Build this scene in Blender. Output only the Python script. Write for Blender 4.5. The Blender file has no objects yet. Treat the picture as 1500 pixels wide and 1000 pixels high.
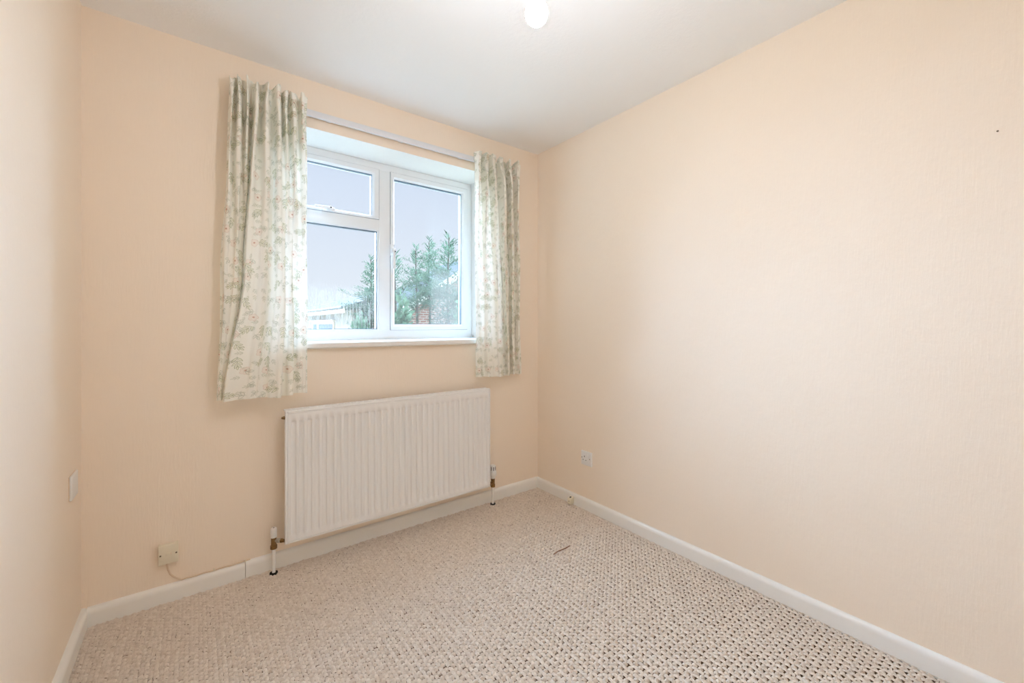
import bpy, bmesh, math, random
import numpy as np
from mathutils import Vector, Matrix

random.seed(7)
rng = np.random.default_rng(11)
scene = bpy.context.scene
COL = scene.collection

# ------------------------------------------------------------------ camera
F_PX, YAW, HORIZON = 609.05, 0.6504, 476.4
CAM = Vector((-1.9347, -2.2421, 1.1376))
H = 2.35          # ceiling height
W = 2.279         # room width (x from -W to 0)
L = 2.81          # room length (y from -L to 0)
cam_d = bpy.data.cameras.new('camera')
cam = bpy.data.objects.new('camera', cam_d)
COL.objects.link(cam)
cam.location = CAM
cam.rotation_euler = (math.pi / 2, 0, -YAW)
cam_d.sensor_width = 36.0
cam_d.lens = F_PX / 1500 * 36.0
cam_d.shift_y = -(500 - HORIZON) / 1500
cam_d.clip_start = 0.01
cam_d.clip_end = 500
scene.camera = cam

FW = Vector((math.sin(YAW), math.cos(YAW), 0))
RT = Vector((math.cos(YAW), -math.sin(YAW), 0))
def ray(px, py):
    return FW + RT * ((px - 750) / F_PX) + Vector((0, 0, -(py - HORIZON) / F_PX))
def hit(px, py, axis, val):
    d = ray(px, py)
    t = (val - CAM[axis]) / d[axis]
    return CAM + d * t

# ------------------------------------------------------------------ world, sun, exposure
SUN_STRENGTH, SUN_ANGLE = 120.0, 150.0
BULB_STRENGTH = 290.0
scene.view_settings.view_transform = 'Standard'
scene.view_settings.look = 'None'
scene.view_settings.exposure = 0.0
scene.view_settings.gamma = 1.0
scene.view_settings.use_curve_mapping = False
world = bpy.data.worlds.new('sky')
scene.world = world
world.use_nodes = True
wt = world.node_tree
wt.nodes.clear()
tc = wt.nodes.new('ShaderNodeTexCoord')
sep = wt.nodes.new('ShaderNodeSeparateXYZ')
ramp = wt.nodes.new('ShaderNodeValToRGB')
bg = wt.nodes.new('ShaderNodeBackground')
wo = wt.nodes.new('ShaderNodeOutputWorld')
ramp.color_ramp.elements[0].position = 0.0
ramp.color_ramp.elements[0].color = (0.84, 0.88, 0.96, 1)
ramp.color_ramp.elements[1].position = 0.75
ramp.color_ramp.elements[1].color = (0.50, 0.62, 0.88, 1)
wt.links.new(tc.outputs['Generated'], sep.inputs[0])
wt.links.new(sep.outputs['Z'], ramp.inputs[0])
wt.links.new(ramp.outputs[0], bg.inputs[0])
wt.links.new(bg.outputs[0], wo.inputs[0])
bg.inputs[1].default_value = 1.05

sun_d = bpy.data.lights.new('hazy_sun', 'SUN')
sun = bpy.data.objects.new('hazy_sun', sun_d)
COL.objects.link(sun)
sun_d.energy = SUN_STRENGTH
sun_d.angle = math.radians(SUN_ANGLE)
sun_d.color = (0.50, 0.71, 1.0)
sun.location = (-1, 6, 6)
sun.rotation_euler = Vector((-0.68, -0.80, -0.55)).to_track_quat('-Z', 'Y').to_euler()

scene.cycles.max_bounces = 14
scene.cycles.diffuse_bounces = 10
scene.cycles.glossy_bounces = 4
scene.cycles.transparent_max_bounces = 24
scene.cycles.caustics_reflective = False
scene.cycles.caustics_refractive = False
scene.cycles.sample_clamp_indirect = 6.0

# ------------------------------------------------------------------ node helpers
class NT:
    def __init__(s, name):
        s.m = bpy.data.materials.new(name)
        s.m.use_nodes = True
        s.t = s.m.node_tree
        s.t.nodes.clear()
        s.out = s.t.nodes.new('ShaderNodeOutputMaterial')
    def n(s, kind, **kw):
        nd = s.t.nodes.new(kind)
        for k, v in kw.items():
            setattr(nd, k, v)
        return nd
    def put(s, sock, v):
        if v is None:
            return
        if isinstance(v, bpy.types.NodeSocket):
            s.t.links.new(v, sock)
        else:
            sock.default_value = v
    def math(s, op, a, b=None, c=None, clamp=False):
        nd = s.n('ShaderNodeMath', operation=op, use_clamp=clamp)
        s.put(nd.inputs[0], a); s.put(nd.inputs[1], b); s.put(nd.inputs[2], c)
        return nd.outputs[0]
    def vmath(s, op, a, b=None):
        nd = s.n('ShaderNodeVectorMath', operation=op)
        s.put(nd.inputs[0], a); s.put(nd.inputs[1], b)
        return nd.outputs[0]
    def sep(s, v):
        nd = s.n('ShaderNodeSeparateXYZ'); s.put(nd.inputs[0], v)
        return nd.outputs
    def comb(s, x, y, z=0.0):
        nd = s.n('ShaderNodeCombineXYZ')
        s.put(nd.inputs[0], x); s.put(nd.inputs[1], y); s.put(nd.inputs[2], z)
        return nd.outputs[0]
    def mix(s, f, a, b):
        nd = s.n('ShaderNodeMix', data_type='RGBA')
        s.put(nd.inputs[0], f); s.put(nd.inputs[6], a); s.put(nd.inputs[7], b)
        return nd.outputs[2]
    def smooth(s, v, lo, hi):
        nd = s.n('ShaderNodeMapRange', interpolation_type='SMOOTHSTEP')
        s.put(nd.inputs[0], v); nd.inputs[1].default_value = lo; nd.inputs[2].default_value = hi
        return nd.outputs[0]
    def noise(s, vec, scale, detail=3.0, rough=0.5, dims='3D'):
        nd = s.n('ShaderNodeTexNoise', noise_dimensions=dims)
        s.put(nd.inputs['Vector'], vec)
        nd.inputs['Scale'].default_value = scale
        nd.inputs['Detail'].default_value = detail
        nd.inputs['Roughness'].default_value = rough
        return nd.outputs[0]
    def obj(s):
        return s.n('ShaderNodeTexCoord').outputs['Object']
    def bump(s, h, strength, dist):
        nd = s.n('ShaderNodeBump')
        nd.inputs['Strength'].default_value = strength
        nd.inputs['Distance'].default_value = dist
        s.put(nd.inputs['Height'], h)
        return nd.outputs[0]
    def bsdf(s, color, rough=0.5, spec=0.5, metal=0.0, normal=None):
        nd = s.n('ShaderNodeBsdfPrincipled')
        s.put(nd.inputs['Base Color'], color)
        s.put(nd.inputs['Roughness'], rough)
        nd.inputs['Specular IOR Level'].default_value = spec
        nd.inputs['Metallic'].default_value = metal
        s.put(nd.inputs['Normal'], normal)
        return nd.outputs[0]
    def done(s, shader):
        s.t.links.new(shader, s.out.inputs[0])
        return s.m

def rgb(r, g, b):
    return (r, g, b, 1.0)

def plain(name, c, rough=0.5, spec=0.5, metal=0.0, vary=0.06, vscale=20.0, bump=0.0):
    t = NT(name)
    o = t.obj()
    nz = t.noise(o, vscale, 3)
    c2 = tuple(x * (1 - vary) for x in c)
    col = t.mix(nz, rgb(*c), rgb(*c2))
    nrm = t.bump(t.noise(o, vscale * 6, 2), bump, 0.001) if bump else None
    return t.done(t.bsdf(col, rough, spec, metal, nrm))

MAT = {}
def wall_paint():
    t = NT('peach_wall_paint')
    o = t.obj()
    x, y, z = t.sep(o)[0:3]
    streak = t.noise(t.comb(t.math('MULTIPLY', x, 1.0), t.math('MULTIPLY', y, 1.0), t.math('MULTIPLY', z, 0.12)), 150, 3, 0.55)
    lump = t.noise(o, 9, 4, 0.55)
    tint = t.noise(o, 1.7, 3)
    col = t.mix(tint, rgb(0.88, 0.765, 0.64), rgb(0.87, 0.75, 0.62))
    h = t.math('ADD', t.math('MULTIPLY', streak, 0.5), t.math('MULTIPLY', lump, 0.9))
    return t.done(t.bsdf(col, 0.55, 0.22, 0, t.bump(h, 0.36, 0.005)))
MAT['wall'] = wall_paint()

def ceiling_paint():
    t = NT('white_ceiling_paint')
    o = t.obj()
    a = t.noise(o, 70, 4, 0.6)
    b = t.noise(o, 6, 3)
    h = t.math('ADD', t.math('MULTIPLY', a, 0.5), t.math('MULTIPLY', b, 0.8))
    col = t.mix(t.noise(o, 2.0, 3), rgb(0.89, 0.895, 0.90), rgb(0.87, 0.875, 0.88))
    return t.done(t.bsdf(col, 0.75, 0.25, 0, t.bump(h, 0.5, 0.004)))
MAT['ceiling'] = ceiling_paint()
MAT['reveal'] = plain('white_reveal_paint', (0.84, 0.83, 0.80), 0.45, 0.4, vary=0.03, bump=0.1)
MAT['gloss'] = plain('white_gloss_woodwork', (0.87, 0.855, 0.82), 0.22, 0.5, vary=0.05, vscale=8, bump=0.08)
MAT['upvc'] = plain('white_upvc', (0.82, 0.83, 0.84), 0.28, 0.5, vary=0.02)
MAT['sash_shadow'] = plain('grey_sash_shadow', (0.30, 0.32, 0.35), 0.6, 0.3)  # grey stands in for the shadow line around each sash
MAT['gasket'] = plain('grey_gasket', (0.12, 0.16, 0.20), 0.5)
MAT['radiator'] = plain('white_radiator_enamel', (0.86, 0.85, 0.84), 0.28, 0.5, vary=0.03, vscale=5)
MAT['plastic'] = plain('white_plastic', (0.80, 0.79, 0.77), 0.35, 0.5, vary=0.03)
MAT['ivory'] = plain('aged_ivory_plastic', (0.78, 0.71, 0.56), 0.4, 0.5, vary=0.06)
MAT['cream_cable'] = plain('painted_cable', (0.76, 0.60, 0.44), 0.5)
MAT['brass'] = plain('tarnished_brass', (0.34, 0.20, 0.08), 0.38, 0.5, 0.85, vary=0.4, vscale=90)
MAT['nickel'] = plain('worn_nickel', (0.62, 0.58, 0.50), 0.3, 0.5, 0.9, vary=0.3, vscale=90)
MAT['chrome'] = plain('chrome', (0.75, 0.75, 0.76), 0.12, 0.5, 1.0)
MAT['dark'] = plain('dark_opening', (0.02, 0.017, 0.015), 0.8, 0.2)
MAT['screw'] = plain('dark_screw_head', (0.16, 0.12, 0.08), 0.4, 0.5, 0.6)
MAT['rail'] = plain('white_rail_plastic', (0.76, 0.765, 0.79), 0.35, 0.5, vary=0.02)
MAT['mark'] = plain('brown_carpet_mark', (0.20, 0.09, 0.035), 0.8, 0.2)

def carpet_mat():
    t = NT('beige_loop_carpet')
    o = t.obj()
    f = t.noise(o, 900, 2, 0.6)
    m = t.noise(o, 70, 3, 0.6)
    b = t.noise(o, 3.0, 3)
    k = t.math('ADD', t.math('MULTIPLY', f, 0.5), t.math('MULTIPLY', m, 0.5))
    col = t.mix(t.smooth(k, 0.3, 0.7), rgb(0.62, 0.515, 0.42), rgb(0.92, 0.83, 0.735))
    col = t.mix(t.math('MULTIPLY', b, 0.25), col, rgb(0.5, 0.40, 0.31))
    return t.done(t.bsdf(col, 0.95, 0.08, 0, t.bump(f, 0.6, 0.002)))
MAT['carpet'] = carpet_mat()
MAT['backing'] = plain('shade_brown_carpet_backing', (0.26, 0.17, 0.11), 0.95, 0.05, vary=0.3, vscale=200)  # backing colour, darkened to carry the shade in the pits between loops

def pane_mat(name, mode):
    t = NT(name)
    o = t.obj()
    x, y, z = t.sep(o)[0:3]
    lw = t.n('ShaderNodeFresnel'); lw.inputs[0].default_value = 1.45
    tr = t.n('ShaderNodeBsdfTransparent'); tr.inputs[0].default_value = rgb(0.965, 0.985, 0.985)
    gl = t.n('ShaderNodeBsdfGlossy'); gl.inputs['Roughness'].default_value = 0.02
    ms = t.n('ShaderNodeMixShader')
    t.put(ms.inputs[0], t.math('MULTIPLY', lw.outputs[0], 0.5)); t.t.links.new(tr.outputs[0], ms.inputs[1]); t.t.links.new(gl.outputs[0], ms.inputs[2])
    sh = ms.outputs[0]
    if mode != 'clear':
        st = t.noise(t.comb(x, 0.0, t.math('MULTIPLY', z, 0.05)), 130, 3, 0.7)
        blot = t.noise(t.comb(x, 0.0, z), 9, 3, 0.6)
        if mode == 'fixed':      # condensation across the lower third
            zone = t.math('MULTIPLY', t.smooth(z, -0.30, -0.20), t.math('SUBTRACT', 1.0, t.smooth(t.math('ADD', z, t.math('MULTIPLY', st, 0.22)), -0.02, 0.10)))
            zone = t.math('ADD', zone, t.math('MULTIPLY', t.math('SUBTRACT', 1.0, t.smooth(z, -0.32, -0.1)), 0.35), clamp=True)
            fac = t.math('MULTIPLY', zone, t.math('ADD', t.math('MULTIPLY', t.smooth(st, 0.42, 0.62), 0.34), t.math('MULTIPLY', blot, 0.10)))
        else:                    # misted lower corner of the casement pane
            zone = t.math('MULTIPLY', t.smooth(x, 0.0, 0.07), t.math('SUBTRACT', 1.0, t.smooth(t.math('ADD', z, t.math('MULTIPLY', blot, 0.12)), -0.12, 0.04)))
            fac = t.math('MULTIPLY', zone, t.math('ADD', t.math('MULTIPLY', t.smooth(st, 0.35, 0.65), 0.10), t.math('MULTIPLY', blot, 0.30)))
            fac = t.math('ADD', fac, t.math('MULTIPLY', t.math('SUBTRACT', 1.0, t.smooth(z, -0.3, 0.1)), 0.06))
        tl = t.n('ShaderNodeBsdfTranslucent'); tl.inputs[0].default_value = rgb(0.13, 0.115, 0.095)
        m2 = t.n('ShaderNodeMixShader')
        t.put(m2.inputs[0], fac); t.t.links.new(sh, m2.inputs[1]); t.t.links.new(tl.outputs[0], m2.inputs[2])
        sh = m2.outputs[0]
    return t.done(sh)
MAT['pane'] = pane_mat('clear_glass', 'clear')
MAT['pane_fixed'] = pane_mat('misted_fixed_glass', 'fixed')
MAT['pane_casement'] = pane_mat('misted_casement_glass', 'casement')

def curtain_mat():
    t = NT('floral_cotton')
    uv = t.n('ShaderNodeUVMap').outputs[0]
    base = rgb(0.87, 0.845, 0.765)
    col = t.mix(t.noise(uv, 7, 2), base, rgb(0.90, 0.88, 0.81))
    wv = t.n('ShaderNodeTexNoise'); t.put(wv.inputs['Vector'], uv); wv.inputs['Scale'].default_value = 30
    warp = t.vmath('SCALE', t.vmath('SUBTRACT', wv.outputs[1], (0.5, 0.5, 0.5)), None)
    warp.node.inputs['Scale'].default_value = 0.012
    uvw = t.vmath('ADD', uv, warp)
    def cell(scale, off, rnd=0.85):
        p = t.vmath('ADD', t.vmath('MULTIPLY', uvw, (scale, scale, 0)), off)
        v = t.n('ShaderNodeTexVoronoi', voronoi_dimensions='2D', feature='F1')
        t.put(v.inputs['Vector'], p); v.inputs['Scale'].default_value = 1.0; v.inputs['Randomness'].default_value = rnd
        c = t.sep(v.outputs['Color'])
        loc = t.vmath('SUBTRACT', p, v.outputs['Position'])
        return loc, c
    def leaf(lx, ly, bx, by, ang, ln, wd):
        ca, sa = math.cos(ang), math.sin(ang)
        dx = t.math('SUBTRACT', lx, bx); dy = t.math('SUBTRACT', ly, by)
        u = t.math('ADD', t.math('MULTIPLY', dx, ca), t.math('MULTIPLY', dy, sa))
        v = t.math('SUBTRACT', t.math('MULTIPLY', dy, ca), t.math('MULTIPLY', dx, sa))
        par = t.math('MULTIPLY', t.math('MULTIPLY', u, t.math('SUBTRACT', ln, u)), 4 * wd / ln / ln)
        return t.math('SUBTRACT', t.math('ABSOLUTE', v), par)
    def sprig(col, scale, off, leaves, line, ink, fill, fillamt, keep, stem):
        loc, c = cell(scale, off)
        vr = t.n('ShaderNodeVectorRotate', rotation_type='Z_AXIS')
        t.put(vr.inputs['Vector'], loc)
        t.put(vr.inputs['Angle'], t.math('ADD', t.math('MULTIPLY', c[0], 3.6), -0.2))
        q = t.sep(vr.outputs[0])
        lx, ly = q[0], q[1]
        ay = t.math('ABSOLUTE', ly)
        d = None
        for (bx, ang, ln, wd) in leaves:
            e = leaf(lx, ay if ang else ly, bx, 0.0, ang, ln, wd)
            d = e if d is None else t.math('MINIMUM', d, e)
        on = t.math('GREATER_THAN', c[1], 1 - keep)
        inside = t.math('MULTIPLY', on, t.math('SUBTRACT', 1.0, t.smooth(d, -line, 0.0)))
        edge = t.math('SUBTRACT', 1.0, t.smooth(t.math('ABSOLUTE', d), line * 0.4, line * 1.3))
        stm = t.math('MULTIPLY', t.math('SUBTRACT', 1.0, t.smooth(ay, line * 0.3, line)), t.math('LESS_THAN', t.math('ABSOLUTE', lx), stem))
        ln_ = t.math('MULTIPLY', on, t.math('MAXIMUM', edge, stm))
        col = t.mix(t.math('MULTIPLY', inside, fillamt), col, fill)
        return t.mix(t.math('MULTIPLY', ln_, 0.75), col, ink)
    # pale grey-green background sprigs
    col = sprig(col, 29.0, (3.3, 1.7, 0), [(-0.25, 0.7, 0.34, 0.05), (0.0, 0.6, 0.32, 0.05), (0.22, 0.0, 0.26, 0.045)], 0.018, rgb(0.52, 0.53, 0.42), rgb(0.74, 0.73, 0.64), 0.5, 0.6, 0.3)
    # pink and cream blossoms
    loc, c = cell(13.0, (7.1, 2.9, 0))
    q = t.sep(loc)
    r = t.math('SQRT', t.math('ADD', t.math('MULTIPLY', q[0], q[0]), t.math('MULTIPLY', q[1], q[1])))
    th = t.math('ARCTAN2', q[1], q[0])
    pet = t.math('MULTIPLY', t.math('ADD', 0.85, t.math('MULTIPLY', t.math('ABSOLUTE', t.math('COSINE', t.math('MULTIPLY', th, 2.5))), 0.25)), 0.20)
    on = t.math('GREATER_THAN', c[1], 0.52)
    dd = t.math('SUBTRACT', r, pet)
    col = t.mix(t.math('MULTIPLY', t.math('MULTIPLY', on, t.math('SUBTRACT', 1.0, t.smooth(dd, -0.05, 0.01))), 0.45), col, rgb(0.84, 0.70, 0.60))
    col = t.mix(t.math('MULTIPLY', t.math('MULTIPLY', on, t.math('SUBTRACT', 1.0, t.smooth(t.math('ABSOLUTE', dd), 0.006, 0.024))), 0.5), col, rgb(0.66, 0.47, 0.38))
    col = t.mix(t.math('MULTIPLY', t.math('MULTIPLY', on, t.math('SUBTRACT', 1.0, t.smooth(r, 0.03, 0.06))), 0.75), col, rgb(0.50, 0.24, 0.15))
    # large olive sprigs
    col = sprig(col, 15.0, (0.6, 4.2, 0), [(-0.30, 0.75, 0.36, 0.055), (-0.08, 0.65, 0.36, 0.06), (0.14, 0.5, 0.30, 0.05), (0.26, 0.0, 0.26, 0.045)], 0.012, rgb(0.28, 0.30, 0.15), rgb(0.70, 0.70, 0.52), 0.45, 0.45, 0.36)
    # blue-grey leaf pairs
    col = sprig(col, 19.0, (5.6, 0.3, 0), [(-0.1, 0.9, 0.34, 0.085), (0.05, 0.0, 0.34, 0.075)], 0.014, rgb(0.33, 0.36, 0.27), rgb(0.76, 0.76, 0.67), 0.40, 0.36, 0.22)
    wvb = t.noise(t.vmath('MULTIPLY', uv, (1.0, 0.4, 0)), 900, 2)
    di = t.bsdf(col, 0.9, 0.1, 0, t.bump(wvb, 0.15, 0.001))
    tl = t.n('ShaderNodeBsdfTranslucent'); t.put(tl.inputs[0], col)
    m = t.n('ShaderNodeMixShader'); m.inputs[0].default_value = 0.12
    t.t.links.new(di, m.inputs[1]); t.t.links.new(tl.outputs[0], m.inputs[2])
    return t.done(m.outputs[0])
MAT['curtain'] = curtain_mat()

def bulb_mat():
    t = NT('lit_pearl_bulb')
    e = t.n('ShaderNodeEmission')
    e.inputs[0].default_value = rgb(0.88, 0.915, 1.0)
    e.inputs[1].default_value = BULB_STRENGTH
    return t.done(e.outputs[0])
MAT['bulb'] = bulb_mat()

def leaf_mat(name, c1, c2):
    t = NT(name)
    o = t.obj()
    col = t.mix(t.smooth(t.noise(o, 5, 4, 0.6), 0.3, 0.7), rgb(*c1), rgb(*c2))
    di = t.n('ShaderNodeBsdfDiffuse'); t.put(di.inputs[0], col)
    tl = t.n('ShaderNodeBsdfTranslucent'); t.put(tl.inputs[0], col)
    m = t.n('ShaderNodeMixShader'); m.inputs[0].default_value = 0.4
    t.t.links.new(di.outputs[0], m.inputs[1]); t.t.links.new(tl.outputs[0], m.inputs[2])
    return t.done(m.outputs[0])
MAT['fir'] = leaf_mat('blue_green_conifer', (0.042, 0.062, 0.040), (0.085, 0.115, 0.075))
MAT['fir2'] = leaf_mat('bright_green_shrub', (0.05, 0.08, 0.046), (0.095, 0.135, 0.082))
MAT['bark'] = plain('grey_brown_bark', (0.13, 0.10, 0.08), 0.9, 0.1, vary=0.4)
MAT['bounce_ground'] = plain('pale_bounce_ground', (0.40, 0.35, 0.26), 0.95, 0.1, vary=0.3, vscale=3)  # ground colour lightened to bounce daylight up into the room
MAT['render'] = plain('white_house_render', (0.30, 0.25, 0.205), 0.8, 0.2, vary=0.04)
MAT['fascia'] = plain('white_fascia_board', (0.74, 0.64, 0.53), 0.4, 0.4, vary=0.02)
MAT['gutter'] = plain('shadow_grey_gutter', (0.03, 0.03, 0.03), 0.6, 0.2)  # white gutter coloured dark to draw the shadow line along the fascia
MAT['dim_glass'] = plain('reflecting_window_glass', (0.016, 0.017, 0.018), 0.6, 0.1, vary=0.2, vscale=4)

def brick_mat():
    t = NT('red_brick_with_pale_mortar')
    o = t.obj()
    x, y, z = t.sep(o)[0:3]
    b = t.n('ShaderNodeTexBrick')
    t.put(b.inputs['Vector'], t.comb(t.math('ADD', x, y), z))
    b.inputs['Color1'].default_value = rgb(0.17, 0.065, 0.042)
    b.inputs['Color2'].default_value = rgb(0.22, 0.10, 0.068)
    b.inputs['Mortar'].default_value = rgb(0.28, 0.23, 0.18)
    b.inputs['Scale'].default_value = 1.0
    b.inputs['Brick Width'].default_value = 0.225
    b.inputs['Row Height'].default_value = 0.075
    b.inputs['Mortar Size'].default_value = 0.012
    return t.done(t.bsdf(b.outputs[0], 0.85, 0.2))
MAT['brick'] = brick_mat()
def tile_mat():
    t = NT('grey_roof_tiles')
    o = t.obj()
    x, y, z = t.sep(o)[0:3]
    w = t.math('FRACT', t.math('MULTIPLY', z, 7.5))
    nz = t.noise(o, 4, 3)
    col = t.mix(t.smooth(w, 0.05, 0.25), rgb(0.012, 0.012, 0.012), rgb(0.026, 0.026, 0.025))
    col = t.mix(t.math('MULTIPLY', nz, 0.4), col, rgb(0.03, 0.03, 0.028))
    return t.done(t.bsdf(col, 0.9, 0.05))
MAT['tile'] = tile_mat()

# ------------------------------------------------------------------ object helpers
def link(name, me, mat, parent=None, smooth=False):
    o = bpy.data.objects.new(name, me)
    COL.objects.link(o)
    if mat is not None:
        for m in (mat if isinstance(mat, (list, tuple)) else [mat]):
            me.materials.append(m)
    if smooth:
        me.polygons.foreach_set('use_smooth', [True] * len(me.polygons))
    if parent is not None:
        o.parent = parent
    return o
def pyd(name, v, f, mat, parent=None, smooth=False):
    me = bpy.data.meshes.new(name)
    me.from_pydata([tuple(p) for p in v], [], f)
    me.update()
    return link(name, me, mat, parent, smooth)
def tag(o, label, cat, group=None, kind=None):
    o['label'] = label
    o['category'] = cat
    if group: o['group'] = group
    if kind: o['kind'] = kind
    return o
def struct(o, label, cat):
    return tag(o, label, cat, kind='structure')
def empty(name, loc=(0, 0, 0)):
    e = bpy.data.objects.new(name, None)
    COL.objects.link(e)
    e.location = loc
    e.empty_display_size = 0.05
    return e
def rel(e, p):
    return Vector(p) - e.location
def bm_new():
    return bmesh.new()
def bm_box(bm, lo, hi, bevel=0.0, seg=2, rot=None, mat_index=0):
    lo, hi = Vector(lo), Vector(hi)
    r = bmesh.ops.create_cube(bm, size=1.0)
    vs = r['verts']
    c = (lo + hi) / 2; s = hi - lo
    for v in vs:
        v.co = Vector((v.co.x * s.x, v.co.y * s.y, v.co.z * s.z))
    if bevel > 0:
        es = {e for v in vs for e in v.link_edges}
        g = bmesh.ops.bevel(bm, geom=list(es), offset=bevel, segments=seg, affect='EDGES', profile=0.5)
        vs = list({v for f in g['faces'] for v in f.verts} | {v for v in vs if v.is_valid})
    for v in vs:
        if rot is not None:
            v.co = rot @ v.co
        v.co += c
    return vs
def bm_done(name, bm, mat, parent=None, smooth=False, off=None):
    me = bpy.data.meshes.new(name)
    if off is not None:
        bmesh.ops.translate(bm, verts=bm.verts, vec=-Vector(off))
    bmesh.ops.recalc_face_normals(bm, faces=bm.faces)
    bm.to_mesh(me); bm.free()
    o = link(name, me, mat, parent)
    if smooth:
        me.polygons.foreach_set('use_smooth', [True] * len(me.polygons))
        try:
            me.set_sharp_from_angle(angle=math.radians(35))
        except Exception:
            pass
    return o
def box(name, lo, hi, mat, parent=None, bevel=0.0, seg=2, off=None, smooth=True):
    bm = bm_new(); bm_box(bm, lo, hi, bevel, seg)
    if off is None and parent is not None:
        q = parent; off = Vector((0, 0, 0))
        while q is not None:
            off = off + q.location; q = q.parent
    return bm_done(name, bm, mat, parent, smooth and bevel > 0, off)
def bm_tube(bm, pts, radii, seg=12, cap=True):
    pts = [Vector(p) for p in pts]
    if not isinstance(radii, (list, tuple)):
        radii = [radii] * len(pts)
    rings = []
    prev = None
    for i, p in enumerate(pts):
        d = (pts[min(i + 1, len(pts) - 1)] - pts[max(i - 1, 0)]).normalized()
        if prev is None:
            u = d.orthogonal().normalized()
        else:
            u = (prev - d * prev.dot(d)).normalized()
        prev = u
        w = d.cross(u)
        rings.append([bm.verts.new(p + (u * math.cos(a) + w * math.sin(a)) * radii[i]) for a in [2 * math.pi * k / seg for k in range(seg)]])
    for a, b in zip(rings, rings[1:]):
        for k in range(seg):
            bm.faces.new((a[k], a[(k + 1) % seg], b[(k + 1) % seg], b[k]))
    if cap:
        bm.faces.new(rings[0][::-1]); bm.faces.new(rings[-1])
def offset_of(parent):
    off = Vector((0, 0, 0)); q = parent
    while q is not None:
        off = off + q.location; q = q.parent
    return off
def tube(name, pts, radii, mat, parent=None, seg=12):
    bm = bm_new(); bm_tube(bm, pts, radii, seg)
    return bm_done(name, bm, mat, parent, True, offset_of(parent))
def lathe(name, prof, base, axis, mat, parent=None, seg=20):
    """prof: list of (distance along axis, radius)"""
    ax = Vector(axis).normalized(); base = Vector(base)
    pts = [base + ax * h for h, r in prof]
    bm = bm_new()
    u = ax.orthogonal().normalized(); w = ax.cross(u)
    rings = []
    for (h, r), p in zip(prof, pts):
        rings.append([bm.verts.new(p + (u * math.cos(2 * math.pi * k / seg) + w * math.sin(2 * math.pi * k / seg)) * max(r, 1e-5)) for k in range(seg)])
    for a, b in zip(rings, rings[1:]):
        for k in range(seg):
            bm.faces.new((a[k], a[(k + 1) % seg], b[(k + 1) % seg], b[k]))
    bm.faces.new(rings[0][::-1]); bm.faces.new(rings[-1])
    return bm_done(name, bm, mat, parent, True, offset_of(parent))

# ------------------------------------------------------------------ room shell
T = 0.30
WX0, WX1, WZ0, WZ1 = -1.63, -0.405, 1.03, 2.116     # window opening
YF = 0.235                                            # room-side face of the window frame
FLOOR_Z = -0.012

def wall_with_window():
    X = [-W - 0.2, WX0, WX1, 0.2]
    Z = [-0.25, WZ0, WZ1, H + 0.2]
    v = []; f = []; mi = []
    def q(a, b, c, d, m=0):
        i = len(v); v.extend([a, b, c, d]); f.append((i, i + 1, i + 2, i + 3)); mi.append(m)
    for i in range(3):
        for k in range(3):
            if i == 1 and k == 1:
                continue
            q((X[i], 0, Z[k]), (X[i + 1], 0, Z[k]), (X[i + 1], 0, Z[k + 1]), (X[i], 0, Z[k + 1]))
            q((X[i], T, Z[k]), (X[i], T, Z[k + 1]), (X[i + 1], T, Z[k + 1]), (X[i + 1], T, Z[k]))
    a, b, c, d = WX0, WX1, WZ0, WZ1
    q((a, 0, d), (b, 0, d), (b, T, d), (a, T, d), 1)
    q((a, 0, c), (a, T, c), (b, T, c), (b, 0, c), 1)
    q((a, 0, c), (a, 0, d), (a, T, d), (a, T, c), 1)
    q((b, 0, c), (b, T, c), (b, T, d), (b, 0, d), 1)
    x0, x1, z0, z1 = X[0], X[3], Z[0], Z[3]
    q((x0, 0, z0), (x0, 0, z1), (x0, T, z1), (x0, T, z0)); q((x1, 0, z0), (x1, T, z0), (x1, T, z1), (x1, 0, z1))
    q((x0, 0, z0), (x0, T, z0), (x1, T, z0), (x1, 0, z0)); q((x0, 0, z1), (x1, 0, z1), (x1, T, z1), (x0, T, z1))
    o = pyd('wall_back', v, f, [MAT['wall'], MAT['reveal']])
    o.data.polygons.foreach_set('material_index', mi)
    bm = bmesh.new(); bm.from_mesh(o.data); bmesh.ops.remove_doubles(bm, verts=bm.verts, dist=1e-5)
    bmesh.ops.recalc_face_normals(bm, faces=bm.faces); bm.to_mesh(o.data); bm.free()
    return struct(o, 'peach painted wall with the window opening and white reveals', 'wall')
wall_with_window()
struct(box('wall_right', (0, -L - 0.2, -0.25), (0.2, 0, H + 0.2), MAT['wall']), 'long plain peach painted wall with a power socket', 'wall')
struct(box('wall_left', (-W - 0.2, -L - 0.2, -0.25), (-W, 0, H + 0.2), MAT['wall']), 'peach painted side wall with a small blank plate', 'wall')
struct(box('wall_front', (-W, -L - 0.2, -0.25), (0, -L, H + 0.2), MAT['wall']), 'peach painted wall facing the window', 'wall')
struct(box('ceiling', (-W, -L, H), (0, 0, H + 0.2), MAT['ceiling']), 'white textured ceiling with a bare bulb', 'ceiling')
struct(box('floor', (-W, -L, -0.25), (0, 0, FLOOR_Z), MAT['backing']), 'floor under the beige loop carpet', 'floor')

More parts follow.
